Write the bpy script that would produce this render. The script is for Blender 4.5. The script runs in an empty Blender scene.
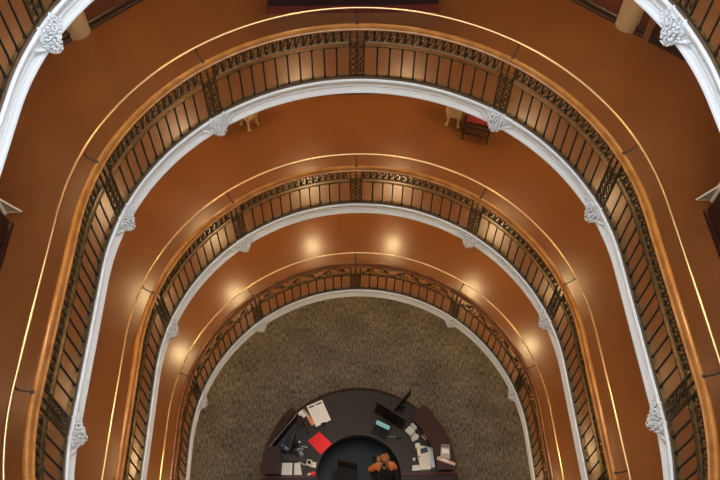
import bpy, bmesh, math, random
from mathutils import Vector, Matrix
random.seed(4)
PI = math.pi
C = bpy.context.scene.collection
# ------------------------------------------------------------------ camera
F = 752.5; TH, YAW, ROLL = .6056, -.0408, .0148
CAM = Vector((-.2717, -5.312, 17.841))
def basis():
    c, s = math.cos(TH), math.sin(TH)
    fw = Vector((0, s, -c)); up = Vector((0, c, s)); rt = Vector((1, 0, 0))
    cr, sr = math.cos(ROLL), math.sin(ROLL)
    r2 = rt * cr + up * sr; u2 = up * cr - rt * sr
    R = Matrix.Rotation(YAW, 3, 'Z')
    return R @ r2, R @ u2, R @ fw
RT, UP, FW = basis(); SURVEY = Vector((-.2717, -5.312, 17.841))
def at(x, y, z):                      # where the photograph's point (x, y) lies on the horizontal plane at height z
    d = (x - 360) * RT + (240 - y) * UP + F * FW
    return SURVEY + d * ((z - SURVEY.z) / d.z)
cam = bpy.data.cameras.new('camera'); co = bpy.data.objects.new('camera', cam); C.objects.link(co)
cam.sensor_width = 36; cam.lens = F * 36 / 720; cam.clip_start = .05; cam.clip_end = 200
M = Matrix((RT, UP, -FW)).transposed().to_4x4(); M.translation = CAM; co.matrix_world = M
bpy.context.scene.camera = co
# ------------------------------------------------------------------ materials
def mat(name, col, rough=.5, metal=0., noise=None, bump=0., bscale=40., spec=.5, emit=None, stretch=None, coat=0., obj_co=True):
    m = bpy.data.materials.new(name); m.use_nodes = True; n = m.node_tree.nodes; l = m.node_tree.links
    b = n['Principled BSDF']
    b.inputs['Base Color'].default_value = (*col, 1); b.inputs['Roughness'].default_value = rough
    b.inputs['Metallic'].default_value = metal; b.inputs['Specular IOR Level'].default_value = spec
    b.inputs['Coat Weight'].default_value = coat; b.inputs['Coat Roughness'].default_value = .15
    if emit:
        b.inputs['Emission Color'].default_value = (*emit[0], 1); b.inputs['Emission Strength'].default_value = emit[1]
    if noise or bump:
        tc = n.new('ShaderNodeTexCoord'); mp = n.new('ShaderNodeMapping'); l.new(tc.outputs['Object'], mp.inputs[0])
        if stretch: mp.inputs['Scale'].default_value = stretch
    if noise:
        sc, col2, det = noise
        t = n.new('ShaderNodeTexNoise'); t.inputs['Scale'].default_value = sc; t.inputs['Detail'].default_value = det
        l.new(mp.outputs[0], t.inputs['Vector'])
        r = n.new('ShaderNodeValToRGB'); r.color_ramp.elements[0].position = .35; r.color_ramp.elements[1].position = .65
        r.color_ramp.elements[0].color = (*col, 1); r.color_ramp.elements[1].color = (*col2, 1)
        l.new(t.outputs['Fac'], r.inputs[0]); l.new(r.outputs[0], b.inputs['Base Color'])
    if bump:
        t2 = n.new('ShaderNodeTexNoise'); t2.inputs['Scale'].default_value = bscale; t2.inputs['Detail'].default_value = 4
        l.new(mp.outputs[0], t2.inputs['Vector'])
        bp = n.new('ShaderNodeBump'); bp.inputs['Strength'].default_value = bump; bp.inputs['Distance'].default_value = .01
        l.new(t2.outputs['Fac'], bp.inputs['Height']); l.new(bp.outputs[0], b.inputs['Normal'])
    return m
m_floor = mat('polished_terracotta_floor', (.182, .067, .021), .25, noise=(.9, (.158, .058, .018), 5), bump=.02, bscale=3, spec=.5)
m_curb = mat('gallery_curb', (.11, .06, .03), .5)
m_plaster = mat('white_painted_plaster', (.70, .72, .735), .45, bump=.05, bscale=30)
m_ceil = mat('ceiling_paint', (.60, .52, .42), .8)
m_wall = mat('terracotta_wall_paint', (.13, .036, .017), .6, noise=(2, (.11, .031, .015), 3))
m_wood = mat('varnished_oak', (.42, .175, .036), .3, noise=(6, (.30, .11, .022), 6), coat=.3, spec=.5)
m_wood2 = mat('dark_varnished_oak', (.20, .070, .018), .3, noise=(6, (.13, .045, .012), 6), coat=.2)
m_bronze = mat('dark_bronze_ironwork', (.040, .028, .012), .42, .75, noise=(25, (.13, .088, .036), 3))
m_iron = mat('black_iron', (.018, .014, .011), .5, .3)
m_brass = mat('polished_brass', (.90, .60, .28), .28, 1.)
m_mahog = mat('mahogany', (.026, .007, .005), .3, noise=(5, (.016, .005, .004), 6), stretch=(1, 1, .15), coat=.2)
m_mahog2 = mat('mahogany_trim', (.17, .024, .012), .3, noise=(5, (.11, .017, .01), 5), coat=.3)
m_mahog3 = mat('reddish_mahogany', (.042, .009, .006), .34, noise=(6, (.028, .006, .005), 5))
m_dkwood = mat('dark_walnut', (.045, .025, .014), .35, noise=(8, (.03, .016, .01), 4))
m_beige = mat('beige_column_paint', (.42, .31, .19), .55, noise=(2, (.38, .28, .17), 3))
m_cas = mat('brown_door_casing', (.20, .10, .045), .4, noise=(8, (.15, .07, .03), 4)); Z3_ = 9.6
m_cream = mat('cream_paint', (.66, .52, .30), .5, noise=(9, (.50, .37, .18), 4))
m_red = mat('red_velvet', (.17, .010, .009), .85)
m_grey = mat('grey_stone', (.26, .24, .20), .5, noise=(20, (.20, .18, .15), 4))
m_trimwhite = mat('ivory_trim', (.60, .55, .47), .4)
m_carpet = None
def carpet():
    m = bpy.data.materials.new('taupe_carpet'); m.use_nodes = True; n = m.node_tree.nodes; l = m.node_tree.links
    b = n['Principled BSDF']; b.inputs['Roughness'].default_value = .95; b.inputs['Specular IOR Level'].default_value = .1
    tc = n.new('ShaderNodeTexCoord')
    mp = n.new('ShaderNodeMapping'); mp.inputs['Scale'].default_value = (3.0, .9, 1); l.new(tc.outputs['Object'], mp.inputs[0])
    a = n.new('ShaderNodeTexNoise'); a.inputs['Scale'].default_value = 9; a.inputs['Detail'].default_value = 10; a.inputs['Roughness'].default_value = .85
    l.new(mp.outputs[0], a.inputs['Vector'])
    r = n.new('ShaderNodeValToRGB'); e = r.color_ramp.elements
    e[0].position = .40; e[0].color = (.024, .021, .016, 1); e[1].position = .61; e[1].color = (.285, .25, .20, 1)
    l.new(a.outputs['Fac'], r.inputs[0])
    c = n.new('ShaderNodeTexNoise'); c.inputs['Scale'].default_value = 1.3; c.inputs['Detail'].default_value = 3; l.new(tc.outputs['Object'], c.inputs['Vector'])
    r2 = n.new('ShaderNodeValToRGB'); f = r2.color_ramp.elements
    f[0].position = .3; f[0].color = (.62, .62, .62, 1); f[1].position = .7; f[1].color = (1, 1, 1, 1); l.new(c.outputs['Fac'], r2.inputs[0])
    mx = n.new('ShaderNodeMix'); mx.data_type = 'RGBA'; mx.blend_type = 'MULTIPLY'; mx.inputs[0].default_value = 1
    l.new(r.outputs[0], mx.inputs[6]); l.new(r2.outputs[0], mx.inputs[7]); l.new(mx.outputs[2], b.inputs['Base Color'])
    bp = n.new('ShaderNodeBump'); bp.inputs['Strength'].default_value = .4; l.new(a.outputs['Fac'], bp.inputs['Height']); l.new(bp.outputs[0], b.inputs['Normal'])
    return m
m_carpet = carpet()
m_desktop = mat('dark_grey_laminate', (.022, .020, .017), .45, noise=(3, (.018, .016, .014), 4))
m_mat = mat('blue_black_floor_mat', (.022, .028, .036), .4, noise=(4, (.012, .015, .02), 4))
m_black = mat('black_plastic', (.008, .008, .009), .45, spec=.25)
m_black2 = mat('dark_screen', (.010, .008, .010), .15)
m_dgrey = mat('dark_grey_plastic', (.06, .06, .065), .45)
m_lgrey = mat('silver_plastic', (.40, .40, .40), .35, .2)
m_white = mat('white_plastic', (.70, .70, .68), .4)
m_paper = mat('white_paper', (.78, .80, .84), .7)
m_redf = mat('red_card', (.80, .015, .02), .5)
m_orange = mat('orange_paper', (.72, .27, .12), .6)
m_pink = mat('pinkish_card', (.62, .42, .38), .6)
m_teal = mat('lit_cyan_screen', (.1, .2, .22), .3, emit=((.35, .85, .9), .35))
m_lcd = mat('blue_grey_display', (.05, .08, .13), .2)
m_skin = mat('skin', (.55, .27, .17), .5)
m_hair = mat('strawberry_blond_hair', (.42, .19, .06), .5, noise=(30, (.12, .04, .015), 5), bump=.5, bscale=60)
m_coral = mat('orange_knit_cloth', (.58, .15, .04), .75, bump=.2, bscale=60)
m_blackc = mat('black_cloth', (.012, .012, .013), .85)
m_lamp = mat('lit_opal_glass', (.9, .8, .6), .3, emit=((1, .70, .34), 118))
m_lamp2 = mat('dimmed_opal_glass', (.9, .8, .6), .3, emit=((1, .70, .36), 88))
# ------------------------------------------------------------------ object helpers
def link(name, bm, m, parent=None, smooth=True, loc=None, rotz=0):
    me = bpy.data.meshes.new(name)
    bmesh.ops.recalc_face_normals(bm, faces=bm.faces)
    bm.to_mesh(me); bm.free()
    if smooth:
        for p in me.polygons: p.use_smooth = True
        try: me.set_sharp_from_angle(angle=math.radians(38))
        except Exception: pass
    o = bpy.data.objects.new(name, me); C.objects.link(o)
    if m: me.materials.append(m)
    if parent: o.parent = parent
    if loc is not None: o.location = loc
    o.rotation_euler.z = rotz
    return o
def tag(o, label, cat, group=None):
    o['label'] = label; o['category'] = cat
    if group: o['group'] = group
    return o
def thing(name, label, cat, loc=(0, 0, 0), rotz=0, group=None):
    o = bpy.data.objects.new(name, None); C.objects.link(o); o.location = loc; o.rotation_euler.z = rotz
    o.empty_display_size = .1
    return tag(o, label, cat, group)
def struct(name, bm, m, smooth=True, parent=None):
    o = link(name, bm, m, parent, smooth)
    if not parent: o['kind'] = 'structure'
    return o
def copy_tree(o, parent=None):
    c = o.copy(); C.objects.link(c)
    if parent: c.parent = parent
    for ch in list(o.children): copy_tree(ch, c)
    return c
def box(bm, c, s, rz=0, bev=0., R=None):
    r = bmesh.ops.create_cube(bm, size=1)['verts']
    T = Matrix.Translation(Vector(c)) @ (R.to_4x4() if R else Matrix.Rotation(rz, 4, 'Z')) @ Matrix.Diagonal((*s, 1))
    bmesh.ops.transform(bm, matrix=T, verts=r)
    if bev:
        es = list({e for v in r for e in v.link_edges})
        bmesh.ops.bevel(bm, geom=es, offset=bev, segments=2, affect='EDGES', profile=.6)
def sph(bm, c, s, sub=2, R=None):
    r = bmesh.ops.create_icosphere(bm, subdivisions=sub, radius=1)['verts']
    if isinstance(s, (int, float)): s = (s, s, s)
    T = Matrix.Translation(Vector(c)) @ (R.to_4x4() if R else Matrix.Identity(4)) @ Matrix.Diagonal((*s, 1))
    bmesh.ops.transform(bm, matrix=T, verts=r)
def cyl(bm, c, r1, r2, h, n=24, bev=0):      # c = base centre
    v = bmesh.ops.create_cone(bm, cap_ends=True, segments=n, radius1=r1, radius2=r2, depth=h)['verts']
    bmesh.ops.translate(bm, verts=v, vec=Vector(c) + Vector((0, 0, h / 2)))
    if bev:
        es = [e for e in {e for q in v for e in q.link_edges} if any(len(f.verts) > 4 for f in e.link_faces)]
        bmesh.ops.bevel(bm, geom=es, offset=bev, segments=2, affect='EDGES')
def lathe(bm, prof, n=24, c=(0, 0, 0)):
    rings = []
    for r, z in prof:
        rings.append([bm.verts.new((c[0] + r * math.cos(2 * PI * k / n), c[1] + r * math.sin(2 * PI * k / n), c[2] + z)) for k in range(n)])
    for a, b in zip(rings, rings[1:]):
        for k in range(n): bm.faces.new((a[k], a[(k + 1) % n], b[(k + 1) % n], b[k]))
    bm.faces.new(rings[0][::-1]); bm.faces.new(rings[-1])
def tube(bm, pts, r, n=6, closed=False):
    pts = [Vector(p) for p in pts]; N = len(pts); rings = []; rr = r if isinstance(r, (list, tuple)) else [r] * N
    ref = None
    for i, p in enumerate(pts):
        a = pts[(i - 1) % N] if (closed or i) else p
        b = pts[(i + 1) % N] if (closed or i < N - 1) else p
        t = (b - a).normalized()
        if ref is None: ref = Vector((0, 0, 1)) if abs(t.z) < .9 else Vector((1, 0, 0))
        u = t.cross(ref)
        if u.length < 1e-4: u = t.orthogonal()
        u.normalize(); v = t.cross(u).normalized()
        if not closed or True: ref = u.cross(t).normalized() * 1.0
        rings.append([bm.verts.new(p + (u * math.cos(2 * PI * k / n) + v * math.sin(2 * PI * k / n)) * rr[i]) for k in range(n)])
    M_ = N if closed else N - 1
    for i in range(M_):
        a, b = rings[i], rings[(i + 1) % N]
        for k in range(n): bm.faces.new((a[k], a[(k + 1) % n], b[(k + 1) % n], b[k]))
    if not closed:
        bm.faces.new(rings[0][::-1]); bm.faces.new(rings[-1])
def prism(bm, pts, z0, z1):
    lo = [bm.verts.new((p[0], p[1], z0)) for p in pts]; hi = [bm.verts.new((p[0], p[1], z1)) for p in pts]
    n = len(pts)
    bm.faces.new(lo[::-1]); bm.faces.new(hi)
    for i in range(n): bm.faces.new((lo[i], lo[(i + 1) % n], hi[(i + 1) % n], hi[i]))
# ------------------------------------------------------------------ the opening's plan curve
A_, B_, YC = 3.42, 3.49, -1.06
def build_curve():
    P = []
    n = 400
    for i in range(n):                                   # north half-oval, west to east through the top
        a = -PI / 2 + PI * i / n
        P.append(Vector((A_ * math.sin(a), B_ * math.cos(a))))
    L = -2 * YC
    for i in range(120): P.append(Vector((A_, -L * i / 120)))
    for i in range(n):
        a = PI / 2 - PI * i / n
        P.append(Vector((A_ * math.sin(a), -L - B_ * math.cos(a))))
    for i in range(120): P.append(Vector((-A_, -L + L * i / 120)))
    return P
CP = build_curve()
CS = [0.]
for i in range(len(CP)): CS.append(CS[-1] + (CP[(i + 1) % len(CP)] - CP[i]).length)
LEN = CS[-1]
import bisect
def cpt(s):
    s %= LEN
    i = min(bisect.bisect_right(CS, s) - 1, len(CP) - 1)
    a, b = CP[i], CP[(i + 1) % len(CP)]
    q = (s - CS[i]) / (CS[i + 1] - CS[i])
    p = a.lerp(b, q)
    e = .03
    t = (b - a).normalized()
    # smoother tangent
    j = (i + 1) % len(CP); t2 = (CP[(j + 1) % len(CP)] - CP[j]).normalized(); t0 = (CP[i] - CP[i - 1]).normalized()
    t = (t0 + t).normalized().lerp((t + t2).normalized(), q).normalized()
    nrm = Vector((-t.y, t.x))                            # outward, away from the opening
    return p, t, nrm
def on(s, d, z):
    p, t, n = cpt(s); q = p + n * d
    return Vector((q.x, q.y, z))
def s_near(x, y):
    return min(range(len(CP)), key=lambda i: (CP[i] - Vector((x, y))).length)
def s_of(x, y): return CS[s_near(x, y)]
def sweep(prof, m=300, s0=0., s1=None, closed=True, bm=None):
    bm = bm or bmesh.new(); rings = []
    s1 = LEN if s1 is None else s1
    cnt = m if closed else m + 1
    for i in range(cnt):
        s = s0 + (s1 - s0) * i / m
        p, t, n = cpt(s)
        rings.append([bm.verts.new((p.x + n.x * d, p.y + n.y * d, z)) for d, z in prof])
    k = len(prof)
    for i in range(m):
        a, b = rings[i], rings[(i + 1) % cnt]
        for j in range(k): bm.faces.new((a[j], b[j], b[(j + 1) % k], a[(j + 1) % k]))
    if not closed:
        bm.faces.new(rings[0]); bm.faces.new(rings[-1][::-1])
    return bm
# ------------------------------------------------------------------ storeys
H = 3.2
W = 6.43; K = 2.66
HALL = [(-K, W), (K, W), (W, K), (W, -9.2), (-W, -9.2), (-W, K)]
def hall_hit(o, d):
    best = 99
    for i in range(6):
        a = Vector(HALL[i]); b = Vector(HALL[(i + 1) % 6]); e = b - a
        det = d.x * (-e.y) + e.x * d.y
        if abs(det) < 1e-9: continue
        w = a - o
        t = (w.x * (-e.y) + e.x * w.y) / det; u = (d.x * w.y - d.y * w.x) / det
        if t > 0 and -1e-6 <= u <= 1 + 1e-6: best = min(best, t)
    return o + d * best
def slab(z, name, m):
    # the gallery floor round the opening, a curb lip at its edge, plaster fascia built separately
    bm = bmesh.new(); N = 360; ri = []
    c0 = Vector((0, YC))
    for i in range(N):
        p, t, n = cpt(LEN * i / N); q = p + n * .05
        d = (q - c0).normalized(); o = hall_hit(c0, d) + d * .08
        ri.append([bm.verts.new((q.x, q.y, z)), bm.verts.new((o.x, o.y, z)), bm.verts.new((o.x, o.y, z - .30)), bm.verts.new((q.x, q.y, z - .30))])
    for i in range(N):
        a, b = ri[i], ri[(i + 1) % N]
        for j in range(4): bm.faces.new((a[j], b[j], b[(j + 1) % 4], a[(j + 1) % 4]))
    o = struct(name, bm, m, True)
    o.data.materials.append(m_ceil)
    for p in o.data.polygons:
        if p.normal.z < -.5: p.material_index = 1
    return o
FASC = [(.05, -.004), (-.050, -.004), (-.062, -.014), (-.062, -.040), (-.050, -.048), (-.042, -.052), (-.040, -.078), (-.026, -.104), (.006, -.122), (.018, -.126), (.018, -.150), (-.006, -.154),
        (-.014, -.166), (-.006, -.178), (.012, -.184), (.012, -.222), (-.004, -.228), (-.010, -.246), (-.030, -.262), (-.040, -.275), (-.040, -.300), (-.022, -.308), (.006, -.314), (.0, -.335), (.05, -.345), (.16, -.345), (.16, -.30), (.05, -.30)]
def fascia(z, name):
    o = struct(name, sweep([(d, z + h) for d, h in FASC], 420), m_plaster)
    return o
POST_S = [s_of(0, B_)]
def apost(deg, south=False):
    a = math.radians(deg)
    best = min(range(len(CP)), key=lambda i: abs(math.atan2(CP[i].x, CP[i].y) - a) if (not south) else 99)
    return CS[best]
posts = [apost(0), apost(38), apost(74), s_of(A_, -2.12), s_of(2.1, -4.87), s_of(0, 2 * YC - B_), s_of(-2.1, -4.87), s_of(-A_, -2.12), apost(-74), apost(-38)]
posts = sorted(posts)
start = posts.index(min(posts, key=lambda s: abs(s - apost(0))))
posts = posts[start:] + posts[:start]            # from the middle of the north arc, clockwise
bays = []
for i in range(10):
    a = posts[i]; b = posts[(i + 1) % 10]
    if b < a: b += LEN
    bays.append((a, b))
# ---- cartouche ornaments on the fascia
def cartouche_mesh():
    bm = bmesh.new()                                  # local: x along the fascia, -y into the opening, z up
    prof = [(-.34, .0, .02), (-.26, .02, .04), (-.17, .035, .09), (-.10, .05, .16), (0, .06, .20), (.10, .05, .16), (.17, .035, .09), (.26, .02, .04), (.34, 0, .02)]
    top, bot, tf, bf = [], [], [], []
    for x, d, e in prof:
        bf.append(bm.verts.new((x, -.02 - d, -.27 - e))); tf.append(bm.verts.new((x, -.05 - d, .0 if abs(x) > .15 else .01)))
        top.append(bm.verts.new((x, .06, .0))); bot.append(bm.verts.new((x, .06, -.27 - e)))
    for i in range(len(prof) - 1):
        bm.faces.new((bf[i], bf[i + 1], tf[i + 1], tf[i])); bm.faces.new((tf[i], tf[i + 1], top[i + 1], top[i]))
        bm.faces.new((bot[i], bot[i + 1], bf[i + 1], bf[i])); bm.faces.new((top[i], top[i + 1], bot[i + 1], bot[i]))
    bm.faces.new((bf[0], tf[0], top[0], bot[0])); bm.faces.new((bot[-1], top[-1], tf[-1], bf[-1]))
    # acanthus leaf lobes in a fan, rolled at the tips
    for row, (z, w, d, n) in enumerate([(.0, .13, .09, 5), (-.065, .15, .11, 6), (-.13, .165, .13, 6), (-.195, .17, .14, 7), (-.26, .17, .15, 6), (-.325, .155, .155, 6), (-.39, .12, .15, 5), (-.45, .08, .13, 4), (-.50, .035, .11, 3)]):
        for k in range(n):
            u = -1 + 2 * k / (n - 1) if n > 1 else 0
            sph(bm, (u * w, -d * (1 - .35 * u * u) + .01, z - .02 * (1 - abs(u))), (.021, .030, .034), 2, Matrix.Rotation(u * .5, 3, 'Y'))
    for sx in (-1, 1):
        for z, r in ((-.04, .035), (-.13, .04)):
            v = [Vector((sx * (.175 + r * (1 - q / 16) * math.cos(q * .75)), -.10, z + r * (1 - q / 16) * math.sin(q * .75))) for q in range(14)]
            tube(bm, v, .012, 6)
        for k in range(4): sph(bm, (sx * (.20 + .035 * k), -.075 + .012 * k, -.30 + .03 * k), (.024, .035, .035), 2)
    rr = random.Random(7)
    for k in range(70):
        u = rr.uniform(-1, 1); z = rr.uniform(-.5, .02); w = .17 * (1 - max(0, (-z - .3)) * 3.2)
        sph(bm, (u * w, -(.12 - .10 * (z)) * (1 - .3 * u * u) * 1.02 - .01, z), (.014, .018, .016), 1)
    bmesh.ops.transform(bm, matrix=Matrix.Diagonal((.88, .64, .74, 1)), verts=bm.verts)
    return bm
me_cart = None
def add_cartouches(tr, z):
    global me_cart
    if me_cart is None:
        o = link('cartouche', cartouche_mesh(), m_plaster); me_cart = o.data; bpy.data.objects.remove(o)
    for s in posts:
        if abs(s - posts[0]) < .01 or abs(s - posts[5]) < .01: continue
        p, t, n = cpt(s)
        o = bpy.data.objects.new('cartouche', me_cart); C.objects.link(o); o.parent = tr
        o.location = (p.x, p.y, z); o.rotation_euler.z = math.atan2(n.y, n.x) - PI / 2
# ---- balustrade pieces
D_B = .0
def baluster_mesh(top):
    bm = bmesh.new()
    prof = [(.022, .05), (.022, .065), (.016, .08), (.0125, .1), (.0125, top - .06), (.016, top - .04), (.022, top - .025), (.022, top)]
    lathe(bm, prof, 10)
    return bm
def post_mesh(top, zf):
    bm = bmesh.new()
    for x in (-.105, 0, .105): box(bm, (x, 0, .03 + (top) / 2), (.024, .026, top), bev=.003)
    for z in (.07, zf - .02, zf + .02): box(bm, (0, 0, z), (.23, .02, .014))
    n = 5; hh = (zf - .13) / n
    for x in (-.053, .053):
        for k in range(n):
            z = .095 + hh * (k + .5)
            for sx in (-1, 1):
                pts = [(x + sx * (.038 - .036 * math.sin(q / 8 * PI) * .9), 0, z - hh * .48 + hh * .96 * q / 8) for q in range(9)]
                tube(bm, pts, .010, 5)
            sph(bm, (x, 0, z), (.020, .016, .024), 1)
    # the head: two open squares
    for z in (zf + .1,): box(bm, (0, 0, z), (.2, .012, .01))
    for x in (-.105, 0, .105): sph(bm, (x, 0, .035), (.02, .02, .02), 1)
    return bm
def frieze_key(a, b, z0, z1, bm=None):
    # small repeated pierced motifs between two rails
    bm = bmesh.new(); d = D_B + .005; g = .13
    a += g; b -= g
    n = max(1, round((b - a) / .112)); w = (b - a) / n; zc = (z0 + z1) / 2; hh = (z1 - z0) / 2 - .012
    def P(s, z): return on(s, d, z)
    m = max(2, int((b - a) / .15))
    for z, r in ((z0, .013), (z1, .013)):
        tube(bm, [P(a + (b - a) * i / m, z) for i in range(m + 1)], r, 4)
    for k in range(n):
        c = a + w * (k + .5)
        for sg in (-1, 1):                            # a pair of C-scrolls back to back, one above the other
            zz = zc + sg * hh * .5
            tube(bm, [P(c + w * .36 * math.cos(q * PI * 1.6 / 7 + .4), zz + sg * hh * .42 * math.sin(q * PI * 1.6 / 7 + .4)) for q in range(8)], .0145, 4)
        tube(bm, [P(c - w * .5, zc + hh), P(c - w * .42, zc + hh * .3), P(c - w * .5, zc - hh * .3), P(c - w * .42, zc - hh)], .012, 4)
        tube(bm, [P(c - w * .30, zc - hh * .95), P(c, zc), P(c + w * .3, zc + hh * .95)], .010, 4)
        sph(bm, P(c, zc), .024, 1)
    return bm
def frieze_scroll(a, b, z0, z1):
    bm = bmesh.new(); d = D_B + .005; g = .13
    a += g; b -= g; zc = (z0 + z1) / 2; hh = (z1 - z0) / 2 - .015
    def P(s, z): return on(s, d, z)
    m = max(2, int((b - a) / .12))
    for z in (z0, z1): tube(bm, [P(a + (b - a) * i / m, z) for i in range(m + 1)], .011, 4)
    n = max(2, round((b - a) / .36)); w = (b - a) / n
    N = n * 12
    tube(bm, [P(a + (b - a) * i / N, zc - hh * .85 * math.cos(PI * i / 12)) for i in range(N + 1)], .013, 5)
    for k in range(n):
        c = a + w * (k + .5); sg = 1 if k % 2 else -1
        R = hh * .78
        tube(bm, [P(c + sg * 0 + R * (1 - .055 * q) * math.cos(q * .55 + PI / 2 * sg), zc + sg * .02 + R * (1 - .055 * q) * math.sin(q * .55 + PI / 2 * sg)) for q in range(17)], .011, 5)
        for j in range(5):
            aa = j * 2 * PI / 5
            sph(bm, P(c + .022 * math.cos(aa), zc + sg * .02 + .022 * math.sin(aa)), .016, 1)
        for q in (-1, 1):
            sph(bm, P(c + q * w * .42, zc + sg * hh * .6), (.03, .012, .022), 1)
            sph(bm, P(c + q * w * .36, zc - sg * hh * .75), (.028, .012, .02), 1)
    return bm
def copy_obj(o, parent, loc=None, rz=None):
    c = o.copy(); C.objects.link(c); c.parent = parent
    if loc is not None: c.location = loc
    if rz is not None: c.rotation_euler.z = rz
    return c
def balustrade(z, label, zf0, zf1, scroll, nbal):
    root = thing('balustrade', label, 'railing', (0, 0, z))
    hr = [(-.03, .940), (-.040, .950), (-.041, .966), (-.030, .976), (-.018, .972), (-.012, .952), (.0, .952), (.004, .985), (.016, 1.004), (.036, 1.010), (.056, 1.004), (.072, .988), (.074, .965), (.058, .945), (.02, .934), (-.01, .934)]
    zm = zf0 - (.02 if scroll else .07)
    link('handrail', sweep(hr, 420), m_wood2 if scroll else m_wood, root)
    link('base_rail', sweep([(-.018, .035), (-.018, .055), (.022, .055), (.022, .035)], 360), m_bronze, root)
    link('middle_rail', sweep([(-.016, zm - .012), (-.016, zm), (.016, zm), (.016, zm - .012)], 360), m_bronze, root)
    link('curb', sweep([(-.03, -.006), (-.03, .034), (.05, .034), (.05, -.006)], 360), m_curb, root)
    first_b = first_p = first_k = None
    for (a, b), nb in zip(bays, nbal):
        link('frieze', frieze_scroll(a, b, zf0, zf1) if scroll else frieze_key(a, b, zf0, zf1), m_bronze, root)
        for k in range(nb):
            s = a + .12 + (b - a - .24) * (k + 1) / (nb + 1)
            p, t, n = cpt(s); rz = math.atan2(n.y, n.x) - PI / 2; q = p + n * D_B
            if first_b is None: first_b = link('baluster', baluster_mesh(zm - .005), m_iron, root, loc=(q.x, q.y, 0), rotz=rz)
            else: copy_obj(first_b, root, (q.x, q.y, 0), rz)
    for s in posts:
        p, t, n = cpt(s); rz = math.atan2(n.y, n.x) - PI / 2; q = p + n * D_B
        if first_p is None: first_p = link('post_panel', post_mesh(.91, zf0), m_bronze, root, loc=(q.x, q.y, 0), rotz=rz)
        else: copy_obj(first_p, root, (q.x, q.y, 0), rz)
        if first_k is None:
            bm = bmesh.new()
            tube(bm, [(0, .045, .99), (0, .075, 1.02), (0, .150, 1.05), (0, .182, 1.10), (0, .17, 1.175)], .0095, 8)
            lathe(bm, [(.024, 0), (.024, .012), (.012, .02)], 12, (0, .045, .998))
            first_k = link('rail_bracket', bm, m_iron, root, loc=(p.x, p.y, 0), rotz=rz)
        else: copy_obj(first_k, root, (p.x, p.y, 0), rz)
    bm = bmesh.new(); N = 360
    tube(bm, [on(LEN * i / N, .17, 1.19) for i in range(N)], .0155, 10, closed=True)
    link('brass_rail', bm, m_brass, root)
    return root
NB = [10, 10, 14, 15, 10, 10, 15, 14, 10, 10]
# --- levels
fl = {}
for lv, nm in ((1, 'floor'), (2, 'floor'), (3, 'floor'), (4, 'floor')):
    slab(H * lv, 'floor', m_floor)
    t = fascia(H * lv, 'trim_%d' % lv); add_cartouches(t, H * lv)
b1 = balustrade(H, 'lowest gallery balustrade, just above the reception, with leafy scrollwork frieze and dark handrail', .61, .93, True, NB)
b3 = balustrade(3 * H, 'widest full arch of balustrade in view, oak handrail and pierced bronze frieze, second from top', .70, .93, False, NB)
b2 = copy_tree(b3); b2.location.z = 2 * H
b2['label'] = 'middle balustrade of the three nested full arches, bronze block-pattern frieze under oak handrail'
b4 = copy_tree(b3); b4.location.z = 4 * H
b4['label'] = 'nearest balustrade, only its iron bars showing in the two upper corners'
# --- roof slab over the fourth gallery, open to the skylight
o = slab(5 * H, 'ceiling', m_ceil)
fascia(5 * H, 'trim_5')
# --- walls
def wall(name, a, b, m):
    bm = bmesh.new(); a = Vector(a); b = Vector(b); d = (b - a).normalized(); n = Vector((-d.y, d.x)) * .25
    a -= d * .1; b += d * .1
    prism(bm, [a, b, b + n, a + n], -.05, 5 * H)
    return struct(name, bm, m, False)
NAMES = ['back', 'back_right', 'right', 'front', 'left', 'back_left']
for i, nm in enumerate(NAMES): wall('wall_' + nm, HALL[i], HALL[(i + 1) % 6], m_wall)
# baseboards seen beyond the galleries
def baseboard(name, a, b, z):
    bm = bmesh.new(); a = Vector(a); b = Vector(b); d = (b - a).normalized(); n = Vector((d.y, -d.x))
    prof = [(0, .0), (.05, .0), (.05, .03), (.035, .045), (.03, .11), (.045, .12), (.045, .14), (.015, .16), (0, .16)]
    R = []
    for p in (a, b): R.append([bm.verts.new((p.x + n.x * u, p.y + n.y * u, z + v)) for u, v in prof])
    for j in range(len(prof)): bm.faces.new((R[0][j], R[1][j], R[1][(j + 1) % len(prof)], R[0][(j + 1) % len(prof)]))
    bm.faces.new(R[0]); bm.faces.new(R[1][::-1])
    return struct(name, bm, m_dkwood)
for lv in (2, 3):
    for i, nm in ((0, 'back'), (1, 'back_right'), (5, 'back_left')):
        baseboard('baseboard_' + nm, HALL[i], HALL[(i + 1) % 6], H * lv)
for sx, k in ((-1, 1), (1, 2)):
    d0 = Vector((-sx * 1, 1)).normalized(); o0 = Vector((sx * 4.62, 4.47)) - d0 * .25; nn = Vector((-sx, -1)).normalized()
    bm = bmesh.new()
    for u, w_, dp, zt in ((0.0, .12, .10, 2.3), (-1.10, .12, .10, 2.3)):
        c = o0 + d0 * u + nn * dp / 2; box(bm, (c.x, c.y, Z3_ + zt / 2), (w_, dp, zt), rz=math.atan2(d0.y, d0.x), bev=.01)
    c = o0 + d0 * -.55 + nn * .06; box(bm, (c.x, c.y, Z3_ + 2.36), (1.3, .14, .12), rz=math.atan2(d0.y, d0.x), bev=.01)
    dr = struct('door_%d' % k, bm, m_cas, False)
    bm = bmesh.new(); c = o0 + d0 * -.55 + nn * .03; box(bm, (c.x, c.y, Z3_ + 1.15), (.98, .05, 2.28), rz=math.atan2(d0.y, d0.x), bev=.005)
    link('door_leaf', bm, m_dkwood, dr, False)
# --- ground floor
bm = bmesh.new(); prism(bm, [(-W - .2, -9.4), (W + .2, -9.4), (W + .2, W + .2), (-W - .2, W + .2)], -.2, 0); struct('floor', bm, m_carpet, False)
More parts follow.
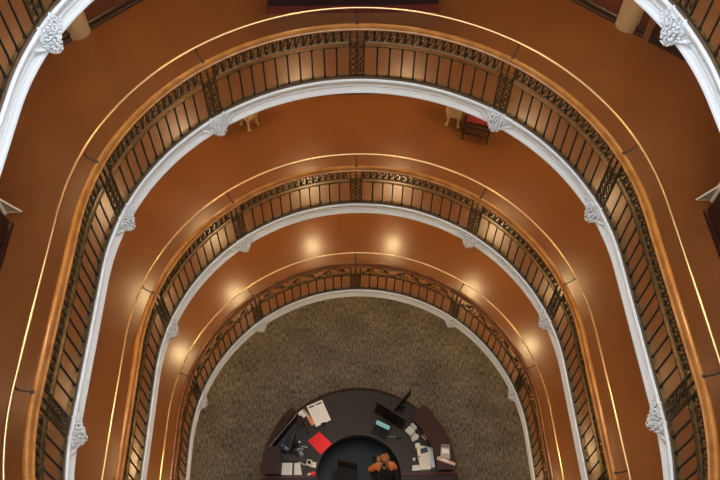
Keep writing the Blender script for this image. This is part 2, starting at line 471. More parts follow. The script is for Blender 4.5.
# --- ceiling lamps round the galleries, plus an added ring under the top slab
LP = [(-1.08, 6.1), (1.08, 6.1), (-3.05, 4.65), (3.05, 4.65), (-4.3, 3.0), (4.3, 3.0), (-4.1, -.6), (4.1, -.6), (-4.1, -4.2), (4.1, -4.2)]
LP2 = [(-1.08, 6.1), (1.08, 6.1), (-3.3, 4.75), (3.3, 4.75), (-4.55, 3.05), (4.55, 3.05), (-4.2, -.6), (4.2, -.6), (-4.2, -4.2), (4.2, -4.2)]
lamp0 = None
for lv in (2, 1, 3, 4, 5):  # last ring is added out of view to brighten the fourth gallery's floor
    for k, (x, y) in enumerate(LP if lv == 2 else LP2):
        lab = 'round opal lamp hanging on a short rod under gallery ceiling'
        if lamp0 is None:
            lamp0 = thing('ceiling_lamp', lab, 'ceiling lamp', (x, y, H * lv - .30 - .62), 0, 'opal lamps under the galleries')
            bm = bmesh.new(); sph(bm, (0, 0, -.13), (.15, .15, .10), 3); link('lamp_globe', bm, m_lamp, lamp0)
            bm = bmesh.new(); lathe(bm, [(.10, -.06), (.11, -.03), (.11, 0.), (.02, 0.)], 24); link('lamp_mount', bm, m_brass, lamp0)
            bm = bmesh.new(); cyl(bm, (0, 0, 0), .009, .009, .62, 8); link('rod', bm, m_brass, lamp0)
        else:
            c = copy_tree(lamp0); c.location = (x, y, H * lv - .30 - .62)
            if lv != 2 and lv != 3:
                g = [q for q in c.children if q.name.startswith('lamp_globe')][0]; g.material_slots[0].link = 'OBJECT'; g.material_slots[0].material = m_lamp2
            if lv != 2:
                c.location.z += .56; [q for q in c.children if q.name.startswith('rod')][0].scale.z = .1
# ------------------------------------------------------------------ furniture on the third gallery
Z3 = 3 * H; Z2 = 2 * H
for sx, nm in ((-1, 'left'), (1, 'right')):
    col = thing('column', 'round beige column against the wall near the upper %s corner' % nm, 'column', (sx * 4.54, 4.63, Z3))
    bm = bmesh.new(); lathe(bm, [(.20, 0), (.205, .01), (.205, .03), (.20, .04), (.198, 1.4), (.19, 2.6)], 40); link('shaft', bm, m_beige, col)
    bm = bmesh.new(); lathe(bm, [(.19, 2.6), (.22, 2.62), (.22, 2.66), (.20, 2.68), (.27, 2.80), (.28, 2.89)], 40); link('capital', bm, m_plaster, col)
    # mahogany vestibule with ivory corner trim
    v = thing('vestibule', 'dark mahogany panelled enclosure at the %s edge with ivory corner trim' % nm, 'vestibule', (sx * 4.71, .73, Z3))
    bm = bmesh.new(); box(bm, (sx * .80, -1.6, 1.43), (1.6, 3.2, 2.82)); link('body', bm, m_mahog, v, False)
    bm = bmesh.new()
    box(bm, (sx * .79, -1.6, .035), (1.64, 3.24, .07), bev=.008); box(bm, (sx * .795, -1.6, .08), (1.62, 3.22, .02), bev=.006)
    link('plinth', bm, m_mahog3, v, False)
    bm = bmesh.new()
    for yy in (-.55, -1.35, -2.15, -2.8): box(bm, (-sx * .005, yy, 1.4), (.03, .07, 2.3), bev=.006)
    for zz in (.4, 1.5, 2.5): box(bm, (-sx * .006, -1.62, zz), (.028, 2.9, .08), bev=.006)
    link('panel_moulding', bm, m_mahog, v, False)
    bm = bmesh.new(); box(bm, (sx * .0, .02, 1.57), (.06, .07, 2.64), bev=.01); link('corner_trim', bm, m_trimwhite, v, False)
    g = bmesh.new()
    tri = [(-sx * .02, .27), (-sx * .215, .27), (-sx * .02, .56)]
    for i in range(3):
        a = Vector((tri[i][0], .03, tri[i][1])); b = Vector((tri[(i + 1) % 3][0], .03, tri[(i + 1) % 3][1]))
        tube(g, [a, b], .013, 8); sph(g, a, .014, 1)
    br = link('bracket', g, m_trimwhite, v)
    g = bmesh.new()
    q = [g.verts.new((x, yy, z)) for yy in (.02, .035) for x, z in tri]
    g.faces.new(q[:3]); g.faces.new(q[3:][::-1])
    for i in range(3): g.faces.new((q[i], q[(i + 1) % 3], q[3 + (i + 1) % 3], q[3 + i]))
    link('bracket_panel', g, m_grey, br, False)
# long mahogany cabinet in the middle of the back wall
cb = thing('long_cabinet', 'long mahogany cabinet with reddish plinth at the top centre, behind the brass rail', 'cabinet', (-.02, 5.04, Z3))
bm = bmesh.new(); box(bm, (0, .30, .55), (2.82, .52, .90)); link('body', bm, m_mahog, cb, False)
bm = bmesh.new(); box(bm, (0, .28, .04), (2.92, .56, .08), bev=.008); box(bm, (0, .29, .10), (2.88, .54, .05), bev=.012); link('plinth', bm, m_mahog2, cb, False)
bm = bmesh.new(); box(bm, (0, .27, 1.02), (2.94, .58, .05), bev=.012); link('top', bm, m_mahog, cb, False)
for k in range(4):
    bm = bmesh.new(); x = -1.05 + .70 * k
    box(bm, (x, .03, .55), (.64, .03, .74), bev=.006)
    for dx in (-.26, .26): box(bm, (x + dx, .012, .55), (.02, .012, .58))
    for dz in (-.28, .28): box(bm, (x, .012, .55 + dz), (.54, .012, .02))
    d = link('door', bm, m_mahog, cb, False)
    bm = bmesh.new(); sph(bm, (x + (.27 if k % 2 == 0 else -.27), -.005, .6), .016, 2); link('knob', bm, m_brass, d)
# ------------------------------------------------------------------ furniture on the second gallery
def side_table(x, y, side, rz):
    t = thing('side_table', 'small cream table with curved legs, %s' % side, 'side table', (x, y, Z2), rz)
    h = .105
    bm = bmesh.new(); box(bm, (h, h, .74), (.27, .27, .035), bev=.01); link('tabletop', bm, m_cream, t, False)
    bm = bmesh.new()
    for d in (0, 2 * h): box(bm, (h, d, .50), (2 * h, .03, .46), bev=.006); box(bm, (d, h, .50), (.03, 2 * h, .46), bev=.006)
    for d in (.03, .105, .18): sph(bm, (d, -.012, .28), (.045, .02, .05), 2); sph(bm, (-.012, d, .28), (.02, .045, .05), 2)
    link('apron', bm, m_cream, t, False)
    for dx in (0, 2 * h):
        for dy in (0, 2 * h):
            ox = -.02 if dx == 0 else .02; oy = -.02 if dy == 0 else .02
            bm = bmesh.new()
            tube(bm, [(dx, dy, .62), (dx + ox, dy + oy, .42), (dx + ox * .5, dy + oy * .5, .28), (dx, dy, .12), (dx + ox * .5, dy + oy * .5, .03), (dx + ox, dy + oy, .0)], [.04, .046, .034, .022, .026, .032], 10)
            link('leg', bm, m_cream, t)
q = at(249, 131, Z2); side_table(q.x, q.y + .03, 'left of centre on the middle gallery', PI / 4)
q = at(457.5, 128, Z2); side_table(q.x, q.y + .03, 'beside the red chair on the middle gallery', PI / 4 + .45)
ch = thing('armchair', 'dark wooden armchair with red upholstered seat, half hidden by the white fascia', 'chair', ((at(461, 139, Z2).x + at(487.5, 144.5, Z2).x) / 2, (at(461, 139, Z2).y + at(487.5, 144.5, Z2).y) / 2, Z2), math.atan2(at(487.5, 144.5, Z2).y - at(461, 139, Z2).y, at(487.5, 144.5, Z2).x - at(461, 139, Z2).x))
bm = bmesh.new(); box(bm, (0, .27, .46), (.46, .44, .06), bev=.025); link('seat', bm, m_red, ch)
bm = bmesh.new(); box(bm, (0, .25, .385), (.54, .52, .07), bev=.01); link('seat_frame', bm, m_dkwood, ch, False)
for dx in (-.25, .25):
    for dy in (.01, .49):
        bm = bmesh.new()
        if dy < .1: tube(bm, [(dx, dy, .66), (dx, dy, .40), (dx * .98, dy, .2), (dx, dy - .01, 0)], [.02, .03, .022, .02], 8)
        else: tube(bm, [(dx, dy + .1, 1.05), (dx, dy + .03, .6), (dx, dy, .4), (dx, dy + .03, 0)], [.02, .024, .028, .02], 8)
        link('leg', bm, m_dkwood, ch)
    bm = bmesh.new(); tube(bm, [(dx, .0, .665), (dx * 1.06, .12, .68), (dx, .35, .67), (dx, .52, .70)], [.028, .024, .022, .022], 8); link('armrest', bm, m_dkwood, ch)
bm = bmesh.new(); box(bm, (0, .56, .78), (.42, .06, .46), bev=.025); link('backrest', bm, m_red, ch)
bm = bmesh.new(); box(bm, (0, .60, 1.04), (.50, .05, .08), bev=.02); link('crest_rail', bm, m_dkwood, ch, False)
bm = bmesh.new(); box(bm, (0, .01, .18), (.48, .025, .03)); link('stretcher', bm, m_dkwood, ch, False)

# ------------------------------------------------------------------ reception desk
def ring(bm, r0, r1, a0, a1, z0, z1, n=64):
    R = []
    for i in range(n + 1):
        a = math.radians(a0 + (a1 - a0) * i / n); s, c = math.sin(a), math.cos(a)
        R.append([bm.verts.new((s * r, c * r, z)) for r, z in ((r0, z0), (r1, z0), (r1, z1), (r0, z1))])
    for i in range(n):
        for j in range(4): bm.faces.new((R[i][j], R[i + 1][j], R[i + 1][(j + 1) % 4], R[i][(j + 1) % 4]))
    bm.faces.new(R[0]); bm.faces.new(R[-1][::-1])
desk = thing('reception_desk', 'semicircular dark reception desk with mahogany ledges on the carpet', 'desk', (0, 0, 0))
bm = bmesh.new(); ring(bm, .96, 2.10, -90, 90, .72, .76, 90); link('desktop', bm, m_desktop, desk, True)
bm = bmesh.new(); ring(bm, 2.08, 2.135, -46, 46, .70, .775, 60); link('edge_trim', bm, m_mahog, desk)
bm = bmesh.new(); ring(bm, 1.98, 2.06, -90, 90, .0, .72, 90); link('front_panel', bm, m_mahog, desk)
bm = bmesh.new(); ring(bm, 1.04, 1.10, -90, 90, .35, .72, 60); link('modesty_panel', bm, m_desktop, desk)
bm = bmesh.new(); ring(bm, 1.76, 2.20, 45, 90, 1.04, 1.08, 40); link('transaction_ledge', bm, m_mahog3, desk)['label'] = 'reddish mahogany raised ledge'
bm = bmesh.new()
prism(bm, [(2.20 * math.sin(math.radians(-45 - 1.5 * k)), 2.20 * math.cos(math.radians(-45 - 1.5 * k))) for k in range(31)] + [(-1.76, 0), (-1.77, .58), (-2.03, .66), (-1.42, 1.45)], 1.04, 1.08)
link('transaction_ledge', bm, m_mahog, desk, False)
for sg in (-1, 1):
    bm = bmesh.new(); ring(bm, 2.08, 2.13, sg * 45.5, sg * 89.5, .72, 1.04, 40); link('ledge_support', bm, m_mahog, desk)
for sg in (-1, 1):
    bm = bmesh.new(); box(bm, (sg * 1.60, -.30, .40), (1.24, .56, .74), bev=.006); c = link('end_cabinet', bm, m_mahog, desk, False)
    bm = bmesh.new(); box(bm, (sg * 1.60, -.30, .785), (1.30, .62, .03), bev=.006); link('cabinet_top', bm, m_mahog, c, False)
    bm = bmesh.new(); box(bm, (sg * 1.60, .005, .79), (1.30, .022, .05), bev=.004); link('cabinet_lip', bm, m_mahog2, c, False)
bm = bmesh.new(); cyl(bm, (0, 0, 0), 1.25, 1.25, .012, 72); mt = tag(link('floor_mat', bm, m_mat), 'round blue-black floor mat inside the desk curve', 'floor mat')
# --- things on the desk
ZD = .76; ZL = 1.08
def P(x, y, z=ZD): return at(x, y, z)
def quad_sheet(name, label, cat, px, z, th, m, group=None, parent=None):
    bm = bmesh.new(); pts = [at(x, y, z) for x, y in px]
    c = sum((p for p in pts), Vector()) / len(pts)
    prism(bm, [(p.x - c.x, p.y - c.y) for p in pts], 0, th)
    o = link(name, bm, m, parent, False, loc=(c.x, c.y, z))
    if not parent: tag(o, label, cat, group)
    return o, c
def ang(p, q): return math.atan2(q.y - p.y, q.x - p.x)
# desk calendar pad
pad = thing('desk_calendar', 'large white desk calendar pad with dark header, clipped at its lower edge', 'calendar', (0, 0, ZD))
quad_sheet('pages', '', '', [(306.5, 406.5), (322, 400), (331, 420), (316, 427)], ZD, .012, m_paper, parent=pad)[0].location.z = 0
for q in ([(308.4, 407.4), (314.0, 405.0), (314.6, 406.3), (309.0, 408.7)], [(315.6, 404.3), (321.2, 402), (321.8, 403.4), (316.2, 405.6)]):
    h, c = quad_sheet('header_bar', '', '', q, ZD, .002, m_lcd, parent=pad); h.location.z = .012
h, c = quad_sheet('binder_clip', '', '', [(320.5, 424), (325, 422), (326, 426.5), (322.5, 427.5)], ZD, .02, m_black, parent=pad); h.location.z = .0
# red folder
fo, c = quad_sheet('folder', 'bright red square folder lying on the desk', 'folder', [(308, 441), (319.3, 431.8), (332, 444), (320.5, 454.5)], ZD, .014, m_redf)
# leaflets by the calendar
for k in range(3):
    quad_sheet('leaflet', ['pale leaflet nearest the desk rim, left of the calendar', 'middle one of three pale leaflets left of the calendar', 'pale leaflet closest to the calendar, one of three'][k], 'leaflet',
               [(295.4 + 2.6 * k, 413.6 - 1.5 * k), (297.6 + 2.6 * k, 412.2 - 1.5 * k), (304.6 + 1.2 * k, 417.0 - .9 * k), (302.6 + 1.2 * k, 418.6 - .9 * k)], ZD + .002 * k, .006, m_paper, 'pale leaflets left of the calendar')
quad_sheet('envelope', 'pinkish long envelope leaning on the calendar edge', 'envelope', [(302, 410), (304, 409), (311, 418), (309, 419.5)], ZD, .01, m_pink)
quad_sheet('notepad', 'orange notepad touching the left edge of the calendar', 'notepad', [(307, 418), (310, 416.5), (314.5, 423.5), (312, 426)], ZD, .02, m_orange)
quad_sheet('book', 'dark maroon book left of the orange notepad', 'book', [(294, 419), (301, 415.5), (307, 422), (300, 428)], ZD, .03, m_mahog3)
# cups with pens
def pen_cup(x, y, label, m):
    p = P(x, y); t = thing('pen_cup', label, 'cup', (p.x, p.y, ZD))
    bm = bmesh.new(); cyl(bm, (0, 0, 0), .035, .042, .09, 20); link('cup', bm, m, t)
    for k in range(4):
        a = k * 1.6; bm = bmesh.new()
        tube(bm, [(0.01 * math.cos(a), .01 * math.sin(a), .02), (.045 * math.cos(a), .045 * math.sin(a), .17)], .006, 6)
        link('pen', bm, [m_orange, m_lcd, m_black, m_redf][k], t)
pen_cup(308.5, 431.5, 'black pen cup just above the red folder', m_dkwood)
pen_cup(304, 425, 'dark pen cup below the leaflets', m_black)
# long low screen on the left
def screen(name, label, p, q, z0, z1, m_body, base=True, cat='monitor', tilt=0., face=m_black2, depth=.03, side=1):
    a, b = Vector(p), Vector(q); c = (a + b) / 2; L = (b - a).length; rz = ang(a, b)
    t = thing(name, label, cat, (c.x, c.y, ZD), rz)
    R = Matrix.Rotation(tilt, 3, 'X'); zc = (z0 + z1) / 2 - ZD
    bm = bmesh.new(); box(bm, (0, 0, zc), (L, depth, z1 - z0), bev=.004, R=R); link('housing', bm, m_body, t, False)
    bm = bmesh.new(); v = R @ Vector((0, side * -(depth / 2 + .003), 0)); box(bm, (v.x, v.y, zc + v.z), (L - .03, .004, z1 - z0 - .03), R=R); link('display', bm, face, t, False)
    bm = bmesh.new(); v = R @ Vector((0, 0, (z1 - z0) / 2 + .002)); box(bm, (v.x, v.y, zc + v.z), (L, depth * .4, .005), R=R); link('top_edge', bm, m_lgrey if not base else m_dgrey, t, False)
    if base:
        bm = bmesh.new(); box(bm, (0, side * .05, .0125), (.22, .15, .025), bev=.008); box(bm, (0, side * .045, (z0 - ZD + .1) / 2), (.06, .03, z0 - ZD + .12)); link('stand', bm, m_black, t, False)
    return t
screen('display_panel', 'long narrow black panel with pale top edge along the left ledge', P(298, 412.5, 1.1), P(269.5, 447, 1.1), ZD + .02, 1.11, m_black, base=False, cat='panel', depth=.02)
screen('monitor', 'black monitor seen edge-on, jutting over the rim at the right of the desk', P(411, 389, 1.22), P(391, 412, 1.22), .86, 1.22, m_black)
screen('monitor', 'wide dark monitor facing the person, above the lit cyan screen', P(376, 403.5, 1.20), P(404.5, 421.5, 1.20), .84, 1.20, m_black, tilt=-.35)
screen('monitor', 'black monitor standing at the left among the phones', P(294.5, 431, 1.15), P(289.5, 450, 1.15), .85, 1.15, m_black)
# laptop with cyan text
pc = P(381.5, 429.5); t = thing('laptop', 'black laptop with a lit cyan screen in front of the wide monitor', 'laptop', (pc.x, pc.y, ZD), ang(P(375.5, 424), P(390, 431)))
bm = bmesh.new(); box(bm, (0, -.09, .012), (.38, .22, .022), bev=.005); link('keyboard_base', bm, m_black, t, False)
bm = bmesh.new(); box(bm, (0, .06, .10), (.38, .016, .24), bev=.004, R=Matrix.Rotation(-.9, 3, 'X')); lid = link('lid', bm, m_black, t, False)
bm = bmesh.new(); R = Matrix.Rotation(-.9, 3, 'X'); v = Vector((0, .06, .10)) + R @ Vector((0, -.011, .02)); box(bm, v, (.34, .003, .10), R=R); link('lit_display', bm, m_teal, lid, False)
for k in range(6):
    bm = bmesh.new(); v = Vector((0, .06, .10)) + R @ Vector((-.13 + .052 * k, -.0135, .0 + .01 * (k % 3))); box(bm, v, (.03, .002, .012), R=R); link('text_block', bm, m_lcd, lid, False)
# keyboard + mouse
def keyboard(px, label):
    a, b = P(*px[0]), P(*px[1]); c = (a + b) / 2
    t = thing('keyboard', label, 'keyboard', (c.x, c.y, ZD), ang(a, b)); L = (b - a).length
    bm = bmesh.new(); box(bm, (0, 0, .01), (L, .15, .02), bev=.004); link('tray', bm, m_black, t, False)
    bm = bmesh.new()
    for i in range(14):
        for j in range(5): box(bm, (-L / 2 + L * (i + .5) / 14, -.055 + .0275 * j, .023), (L / 14 * .8, .022, .006))
    link('keys', bm, m_dgrey, t, False)
keyboard([(284, 458), (305, 459)], 'black keyboard above the white paper sheets on the left')
keyboard([(283, 441), (291, 430)], 'black keyboard beside the left ledge panel')
pm = P(398.5, 438.5); t = thing('mouse', 'small black computer mouse below the wide monitor', 'mouse', (pm.x, pm.y, ZD), .6)
bm = bmesh.new(); sph(bm, (0, 0, .016), (.055, .035, .022), 3); link('shell', bm, m_black, t)
bm = bmesh.new(); sph(bm, (.02, 0, .036), (.014, .004, .006), 2); link('wheel', bm, m_lgrey, t)
bm = bmesh.new(); tube(bm, [P(396, 437) + Vector((0, 0, .01)), P(388, 436.5) + Vector((0, 0, .006)), P(381, 434.5) + Vector((0, 0, .006)), P(372, 433) + Vector((0, 0, .006))], .004, 6)
tag(link('cable', bm, m_lgrey), 'thin grey cable running left from the computer mouse', 'cable')
def desk_phone(x, y, rz, label, m, s=1., z=ZD):
    p = P(x, y, z); t = thing('telephone', label, 'telephone', (p.x, p.y, z), rz)
    bm = bmesh.new()
    q = [(-.10, -.11, .012), (.10, -.11, .012), (.10, .11, .07), (-.10, .11, .07)]
    lo = [bm.verts.new((a * s, b * s, 0)) for a, b, c in q]; hi = [bm.verts.new((a * s, b * s, c * s)) for a, b, c in q]
    bm.faces.new(lo[::-1]); bm.faces.new(hi)
    for i in range(4): bm.faces.new((lo[i], lo[(i + 1) % 4], hi[(i + 1) % 4], hi[i]))
    link('base', bm, m, t, False)
    bm = bmesh.new(); tube(bm, [(-.065 * s, -.10 * s, .045 * s), (-.065 * s, -.05 * s, .065 * s), (-.065 * s, .05 * s, .09 * s), (-.065 * s, .11 * s, .095 * s)], [.024 * s, .016 * s, .016 * s, .024 * s], 10); link('handset', bm, m, t)
    bm = bmesh.new(); R = Matrix.Rotation(.26, 3, 'X'); box(bm, (.035 * s, .06 * s, .060 * s), (.09 * s, .05 * s, .008), R=R); link('screen', bm, m_lcd, t, False)
    bm = bmesh.new()
    for i in range(3):
        for j in range(4): box(bm, ((.01 + .027 * i) * s, (-.085 + .027 * j) * s, (.02 + .0073 * j) * s), (.018 * s, .018 * s, .01 * s), R=R)
    link('buttons', bm, m_lgrey, t, False)
desk_phone(299, 453, .5, 'black desk telephone left of the tape dispenser', m_black)
desk_phone(284, 449, 1.0, 'black desk telephone against the left mahogany ledge', m_black)
# white office machine on the right
t = thing('label_printer', 'large white office machine with a blue-grey display at the right of the desk', 'printer', (0, 0, ZD))
def machine_part(name, px, z0, z1, m):
    bm = bmesh.new(); prism(bm, [(at(x, y, ZD + z1).x, at(x, y, ZD + z1).y) for x, y in px], z0, z1); return link(name, bm, m, t, False)
machine_part('body', [(416.5, 444.5), (428.5, 447), (432, 452), (431, 469), (421, 469.5), (418, 455)], 0, .12, m_white)
machine_part('side_tray', [(430, 446), (432.5, 449), (435, 467), (431.5, 467.5), (431.5, 452)], 0, .08, m_paper)
machine_part('paper_feed', [(415.3, 443.2), (419.6, 442.8), (420.3, 447), (416, 448)], .0, .14, m_white)
machine_part('display', [(420, 449), (427, 447), (428.2, 451.8), (421.2, 454)], .12, .128, m_lcd)
machine_part('button', [(418.8, 456), (420, 455.6), (420.3, 456.8), (419.2, 457.2)], .12, .13, m_black)
# white small pieces
def small_box(name, label, cat, px, th, m, z=ZD, group=None, bev=0):
    o, c = quad_sheet(name, label, cat, px, z, th, m, group)
    if bev:
        mo = o.modifiers.new('b', 'BEVEL'); mo.width = bev; mo.segments = 3
    return o
small_box('mouse', 'white rounded computer mouse next to the right ledge', 'mouse', [(410.3, 424.5), (413, 423), (417, 427.5), (416, 430), (413, 429.5)], .035, m_white, bev=.012)
small_box('card_box', 'white box with dark text line between the two white mice', 'box', [(405, 431), (409.5, 426.3), (415, 431.5), (410.5, 436.5)], .05, m_white, bev=.004)
small_box('card_reader', 'white irregular card reader above the white office machine', 'card reader', [(411, 438), (414.5, 433), (419, 436), (418, 439.5), (412.5, 442.5)], .05, m_white, bev=.01)
t = thing('receipt_roll', 'pinkish striped receipt roll holder beside the right ledge', 'receipt holder', (0, 0, ZD))
for k in range(4):
    q = [(420 + 1.0 * k, 437.3 - .75 * k), (420.9 + 1.0 * k, 436.6 - .75 * k), (425.0 + .8 * k, 441.3 - .6 * k), (424.1 + .8 * k, 442 - .6 * k)]
    o, c = quad_sheet('strip', '', '', q, ZD, .05, m_pink if k % 2 else m_mahog, parent=t); o.location.z = 0
small_box('sticky_note', 'tiny white square note left of the office machine', 'note', [(412.8, 458.2), (415.2, 458), (415.4, 460.6), (413, 460.8)], .02, m_paper)
small_box('card', 'white card lying at the lower edge of the right desk', 'card', [(412.5, 465.5), (420.5, 465), (421, 470.3), (412, 470.8)], .012, m_paper)
# left lower papers
quad_sheet('paper_sheet', 'left one of two white sheets near the lower left of the desk', 'paper', [(282.3, 463), (292.5, 463), (292, 475), (281.5, 475)], ZD, .01, m_paper, 'white sheets near the lower left')
quad_sheet('paper_sheet', 'right one of two white sheets, beside the tape dispenser', 'paper', [(294.3, 463.3), (300, 463), (302, 475), (294, 475)], ZD, .01, m_paper, 'white sheets near the lower left')
quad_sheet('clear_sleeve', 'silver-grey plastic sleeve above the white sheets', 'sleeve', [(296, 461), (300, 461.5), (306, 465), (305, 466)], ZD + .012, .006, m_lgrey)
# tape dispenser
p = P(311.5, 464); t = thing('tape_dispenser', 'cream tape dispenser with a dark roll, right of the white sheets', 'tape dispenser', (p.x, p.y, ZD), -.25)
bm = bmesh.new(); box(bm, (0, 0, .02), (.22, .10, .04), bev=.015); box(bm, (-.055, 0, .05), (.12, .14, .06), bev=.02); box(bm, (.04, -.055, .03), (.16, .05, .05), bev=.012); link('base', bm, m_white, t)
bm = bmesh.new(); lathe(bm, [(.018, .08), (.042, .08), (.042, .10), (.018, .10)], 20, (-.05, .0, 0)); link('tape_roll', bm, m_black, t)
small_box('stapler', 'small red stapler at the lower left end of the desk', 'stapler', [(310, 473), (314, 471.5), (316, 475), (311.5, 476)], .05, m_redf, bev=.006)
small_box('tissue', 'crumpled white tissue touching the red stapler', 'tissue', [(307, 474.5), (311, 472.5), (312, 474), (308, 476)], .03, m_paper, bev=.01)
small_box('eraser', 'tiny white rubber left of the black telephone handset', 'eraser', [(298, 442.5), (299.8, 440.8), (300.6, 442.2), (299, 444)], .02, m_paper)
t = thing('headset', 'small white hook-shaped earpiece beside the desk telephone', 'earpiece', (0, 0, ZD))
bm = bmesh.new(); tube(bm, [P(302.5, 450.5) - Vector((0, 0, ZD - .05)), P(302.5, 447) - Vector((0, 0, ZD - .06)), P(304.5, 447.3) - Vector((0, 0, ZD - .05)), P(307.5, 448.2) - Vector((0, 0, ZD - .05))], .011, 8); link('hook', bm, m_white, t)
# on the right ledge
t = thing('brochure_holder', 'clear grey brochure holder standing on the right ledge', 'brochure holder', (0, 0, ZL))
def lp(name, px, z0, z1, m):
    bm = bmesh.new(); prism(bm, [(at(x, y, ZL + z1).x, at(x, y, ZL + z1).y) for x, y in px], z0, z1); return link(name, bm, m, t, False)
lp('tray', [(441, 446.5), (449.5, 447), (450, 458.5), (440.5, 457.5)], 0, .05, m_lgrey)
lp('leaflet', [(442, 448.5), (448.8, 449), (449.2, 453.5), (441.7, 453)], .05, .06, m_paper)
lp('back', [(441.5, 444), (449.8, 444.6), (449.9, 446.6), (441.5, 446)], 0, .10, m_grey)
t = thing('name_plate', 'long pinkish plate lying across the lower part of right ledge', 'name plate', (0, 0, ZL))
lp('plate', [(437, 457), (439, 456), (455.5, 463), (455, 465.5), (445, 462.5), (437, 459.5)], 0, .012, m_pink)
lp('card', [(441, 458.3), (449, 460.3), (448.4, 461.6), (440.6, 459.6)], .012, .016, m_paper)
# ------------------------------------------------------------------ person and chair
hp = at(385, 460.5, 1.22)
PX, PY = hp.x, hp.y - .11
def skin(name, pts, edges, m, parent, lv=2, root=0):
    me = bpy.data.meshes.new(name); me.from_pydata([p[:3] for p in pts], edges, []); me.update()
    o = bpy.data.objects.new(name, me); C.objects.link(o); o.parent = parent; me.materials.append(m)
    sk = o.modifiers.new('s', 'SKIN'); sk.use_smooth_shade = True
    for v, p in zip(me.skin_vertices[0].data, pts):
        r = p[3]; v.radius = (r, r) if not isinstance(r, tuple) else r
    me.skin_vertices[0].data[root].use_root = True
    sb = o.modifiers.new('u', 'SUBSURF'); sb.levels = lv; sb.render_levels = lv
    return o
per = thing('person', 'person with strawberry blond hair in orange sleeves and black vest, seated behind the desk', 'person', (PX, PY, 0), .10)
body = [(0, -.05, .58, .15), (0, -.03, .75, .13), (0, .02, .93, (.15, .12)), (0, .07, 1.06, (.13, .10)), (0, .09, 1.13, .055), (0, .11, 1.20, .06),
        (-.19, .06, 1.05, .06), (-.35, .04, .88, .045), (-.16, .22, .70, .033), (-.12, .26, .68, .028),
        (.18, .05, 1.05, .06), (.25, .03, .84, .045), (.14, .22, .70, .034), (.10, .27, .68, .028),
        (-.10, -.03, .52, .09), (-.13, .38, .53, .075), (-.13, .42, .10, .045), (-.13, .55, .045, .04),
        (.10, -.03, .52, .09), (.13, .38, .53, .075), (.13, .42, .10, .045), (.13, .55, .045, .04)]
be = [(0, 1), (1, 2), (2, 3), (3, 4), (4, 5), (3, 6), (6, 7), (7, 8), (8, 9), (3, 10), (10, 11), (11, 12), (12, 13), (0, 14), (14, 15), (15, 16), (16, 17), (0, 18), (18, 19), (19, 20), (20, 21)]
skin('body', body, be, m_skin, per)
shirt = [(0, -.05, .60, .165), (0, -.03, .76, .145), (0, .02, .93, (.165, .135)), (0, .07, 1.06, (.14, .11)), (-.19, .06, 1.055, .078), (-.35, .04, .885, .062), (-.20, .18, .74, .050), (.18, .05, 1.055, .078), (.25, .03, .845, .062), (.16, .18, .74, .050)]
skin('orange_top', shirt, [(0, 1), (1, 2), (2, 3), (3, 4), (4, 5), (5, 6), (3, 7), (7, 8), (8, 9)], m_coral, per)
vest = [(0, -.07, .58, .178), (0, -.05, .76, .160), (0, -.0, .93, (.178, .150)), (0, .045, 1.06, (.150, .122)), (-.11, .035, 1.09, .07), (.10, .03, 1.09, .07)]
skin('black_vest', vest, [(0, 1), (1, 2), (2, 3), (3, 4), (3, 5)], m_blackc, per)
tr = [(0, -.05, .56, .17), (-.10, -.02, .53, .105), (-.13, .39, .54, .088), (-.13, .42, .14, .062), (.10, -.02, .53, .105), (.13, .39, .54, .088), (.13, .42, .14, .062)]
skin('trousers', tr, [(0, 1), (1, 2), (2, 3), (0, 4), (4, 5), (5, 6)], m_blackc, per)
for sx, x in ((-1, -.13), (1, .13)):
    bm = bmesh.new(); box(bm, (x, .50, .035), (.09, .26, .07), bev=.03); link('shoe', bm, m_black, per)
# head
HC = Vector((.0, .12, 1.30))
bm = bmesh.new()
Rh = Matrix.Rotation(-.35, 3, 'X')
def hp_(x, y, z): return HC + Rh @ Vector((x, y, z))
sph(bm, HC, (.075, .095, .115), 3, Rh)
sph(bm, hp_(0, .035, -.07), (.05, .05, .045), 2, Rh)
sph(bm, hp_(0, .10, -.02), (.013, .022, .022), 2, Rh)
for s in (-1, 1): sph(bm, hp_(s * .078, -.005, -.01), (.012, .02, .032), 2, Rh)
hd = link('head', bm, m_skin, per)
for s in (-1, 1):
    bm = bmesh.new(); sph(bm, hp_(s * .03, .088, .0), .011, 2, Rh); link('eye', bm, m_paper, hd)
bm = bmesh.new(); sph(bm, hp_(0, .084, -.058), (.024, .010, .007), 2, Rh); link('mouth', bm, m_redf, hd)
bm = bmesh.new()
sph(bm, hp_(0, -.022, .022), (.094, .104, .112), 3, Rh)
for k in range(46):
    a = random.uniform(-2.7, 2.7) - PI / 2; r = random.uniform(.2, 1)
    pts = []
    for q in range(6):
        e = q / 5; th = .15 + e * (1.5 + .5 * r)
        pts.append(hp_(.098 * math.sin(th) * math.cos(a) * (1 + .1 * e), -.022 + .108 * math.sin(th) * math.sin(a) * (1 + .1 * e), .03 + .112 * math.cos(th)))
    tube(bm, pts, [.012, .015, .015, .013, .011, .005], 6)
tube(bm, [hp_(.0, -.10, .02), hp_(.05, -.15, -.05), hp_(.07, -.16, -.14), hp_(.05, -.14, -.2)], [.03, .03, .022, .008], 8)
link('hair', bm, m_hair, per)
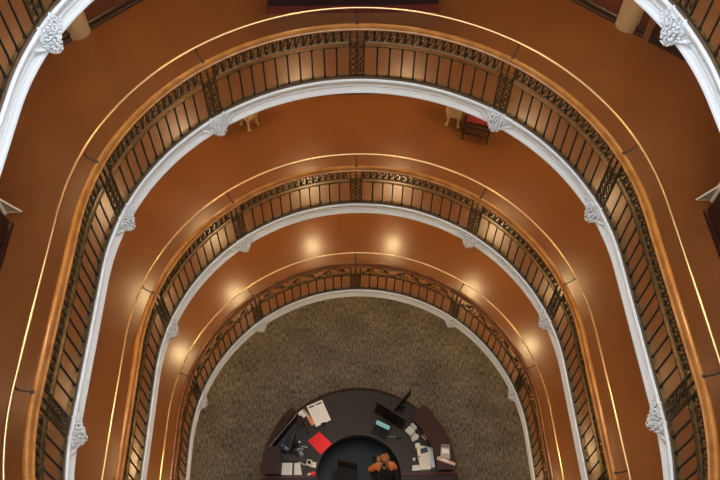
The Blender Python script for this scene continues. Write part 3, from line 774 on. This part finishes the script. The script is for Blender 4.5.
# hands with five fingers each
def hand(parent, wrist, d, side):
    d = Vector(d).normalized(); sd = Vector((d.y, -d.x, 0)) * side; w = Vector(wrist)
    pts = [(*(w), .026), (*(w + d * .05), (.040, .018)), (*(w + d * .085), (.040, .016))]
    o = skin('hand', pts, [(0, 1), (1, 2)], m_skin, parent, 1)
    for k, (off, L) in enumerate(((-.030, .062), (-.010, .074), (.010, .078), (.030, .068))):
        b = w + d * .075 + sd * off
        skin('finger', [(*b, .010), (*(b + d * L * .5 + Vector((0, 0, .004))), .009), (*(b + d * L + Vector((0, 0, -.012))), .007)], [(0, 1), (1, 2)], m_skin, o, 1)
    b = w + d * .03 - sd * .03
    skin('thumb', [(*b, .012), (*(b + d * .03 - sd * .03), .010), (*(b + d * .065 - sd * .035), .008)], [(0, 1), (1, 2)], m_skin, o, 1)
hand(per, (-.11, .27, .675), (.25, 1, -.08), -1)
hand(per, (.10, .28, .675), (-.15, 1, -.08), 1)
# lanyard
bm = bmesh.new(); tube(bm, [(-.06, .13, 1.145), (-.085, .04, 1.175), (-.03, -.06, 1.16), (.045, .01, 1.18), (.06, .10, 1.155)], .007, 6); link('lanyard', bm, m_pink, per)
oc = thing('office_chair', 'black swivel office chair carrying the seated person', 'chair', (PX, PY - .06, 0), .10)
bm = bmesh.new(); box(bm, (0, 0, .41), (.50, .48, .08), bev=.03); link('seat', bm, m_blackc, oc)
bm = bmesh.new(); box(bm, (0, -.26, .76), (.46, .07, .52), bev=.03); link('backrest', bm, m_blackc, oc)
bm = bmesh.new(); cyl(bm, (0, 0, .10), .03, .025, .29, 16); link('gas_column', bm, m_dgrey, oc)
for k in range(5):
    a = k * 2 * PI / 5 + .3; bm = bmesh.new()
    tube(bm, [(0, 0, .12), (.27 * math.cos(a), .27 * math.sin(a), .075)], [.028, .018], 8); lg = link('leg', bm, m_dgrey, oc)
    bm = bmesh.new(); sph(bm, (.27 * math.cos(a), .27 * math.sin(a), .042), .03, 2); link('castor', bm, m_black, lg)
for s in (-1, 1):
    bm = bmesh.new(); tube(bm, [(s * .26, -.05, .42), (s * .29, -.05, .60), (s * .29, .0, .64)], .014, 8); box(bm, (s * .29, .03, .65), (.06, .26, .03), bev=.01); link('armrest', bm, m_black, oc)
# spare black chair to the left
p = at(345, 462, .5)
sc = thing('office_chair', 'empty black chair tucked into the desk curve, left of the person', 'chair', (-.32, .02, 0), 2.9)
for ch_ in oc.children: copy_tree(ch_, sc)
# ------------------------------------------------------------------ daylight from the skylight
w = bpy.data.worlds.new('sky'); bpy.context.scene.world = w; w.use_nodes = True
bg = w.node_tree.nodes['Background']; bg.inputs[0].default_value = (.80, .90, 1.0, 1); bg.inputs[1].default_value = 4.2
vs = bpy.context.scene.view_settings
bpy.context.scene.display_settings.display_device = 'sRGB'
vs.view_transform = 'Standard'; vs.look = 'None'; vs.exposure = -.12; vs.gamma = 1; vs.use_curve_mapping = False
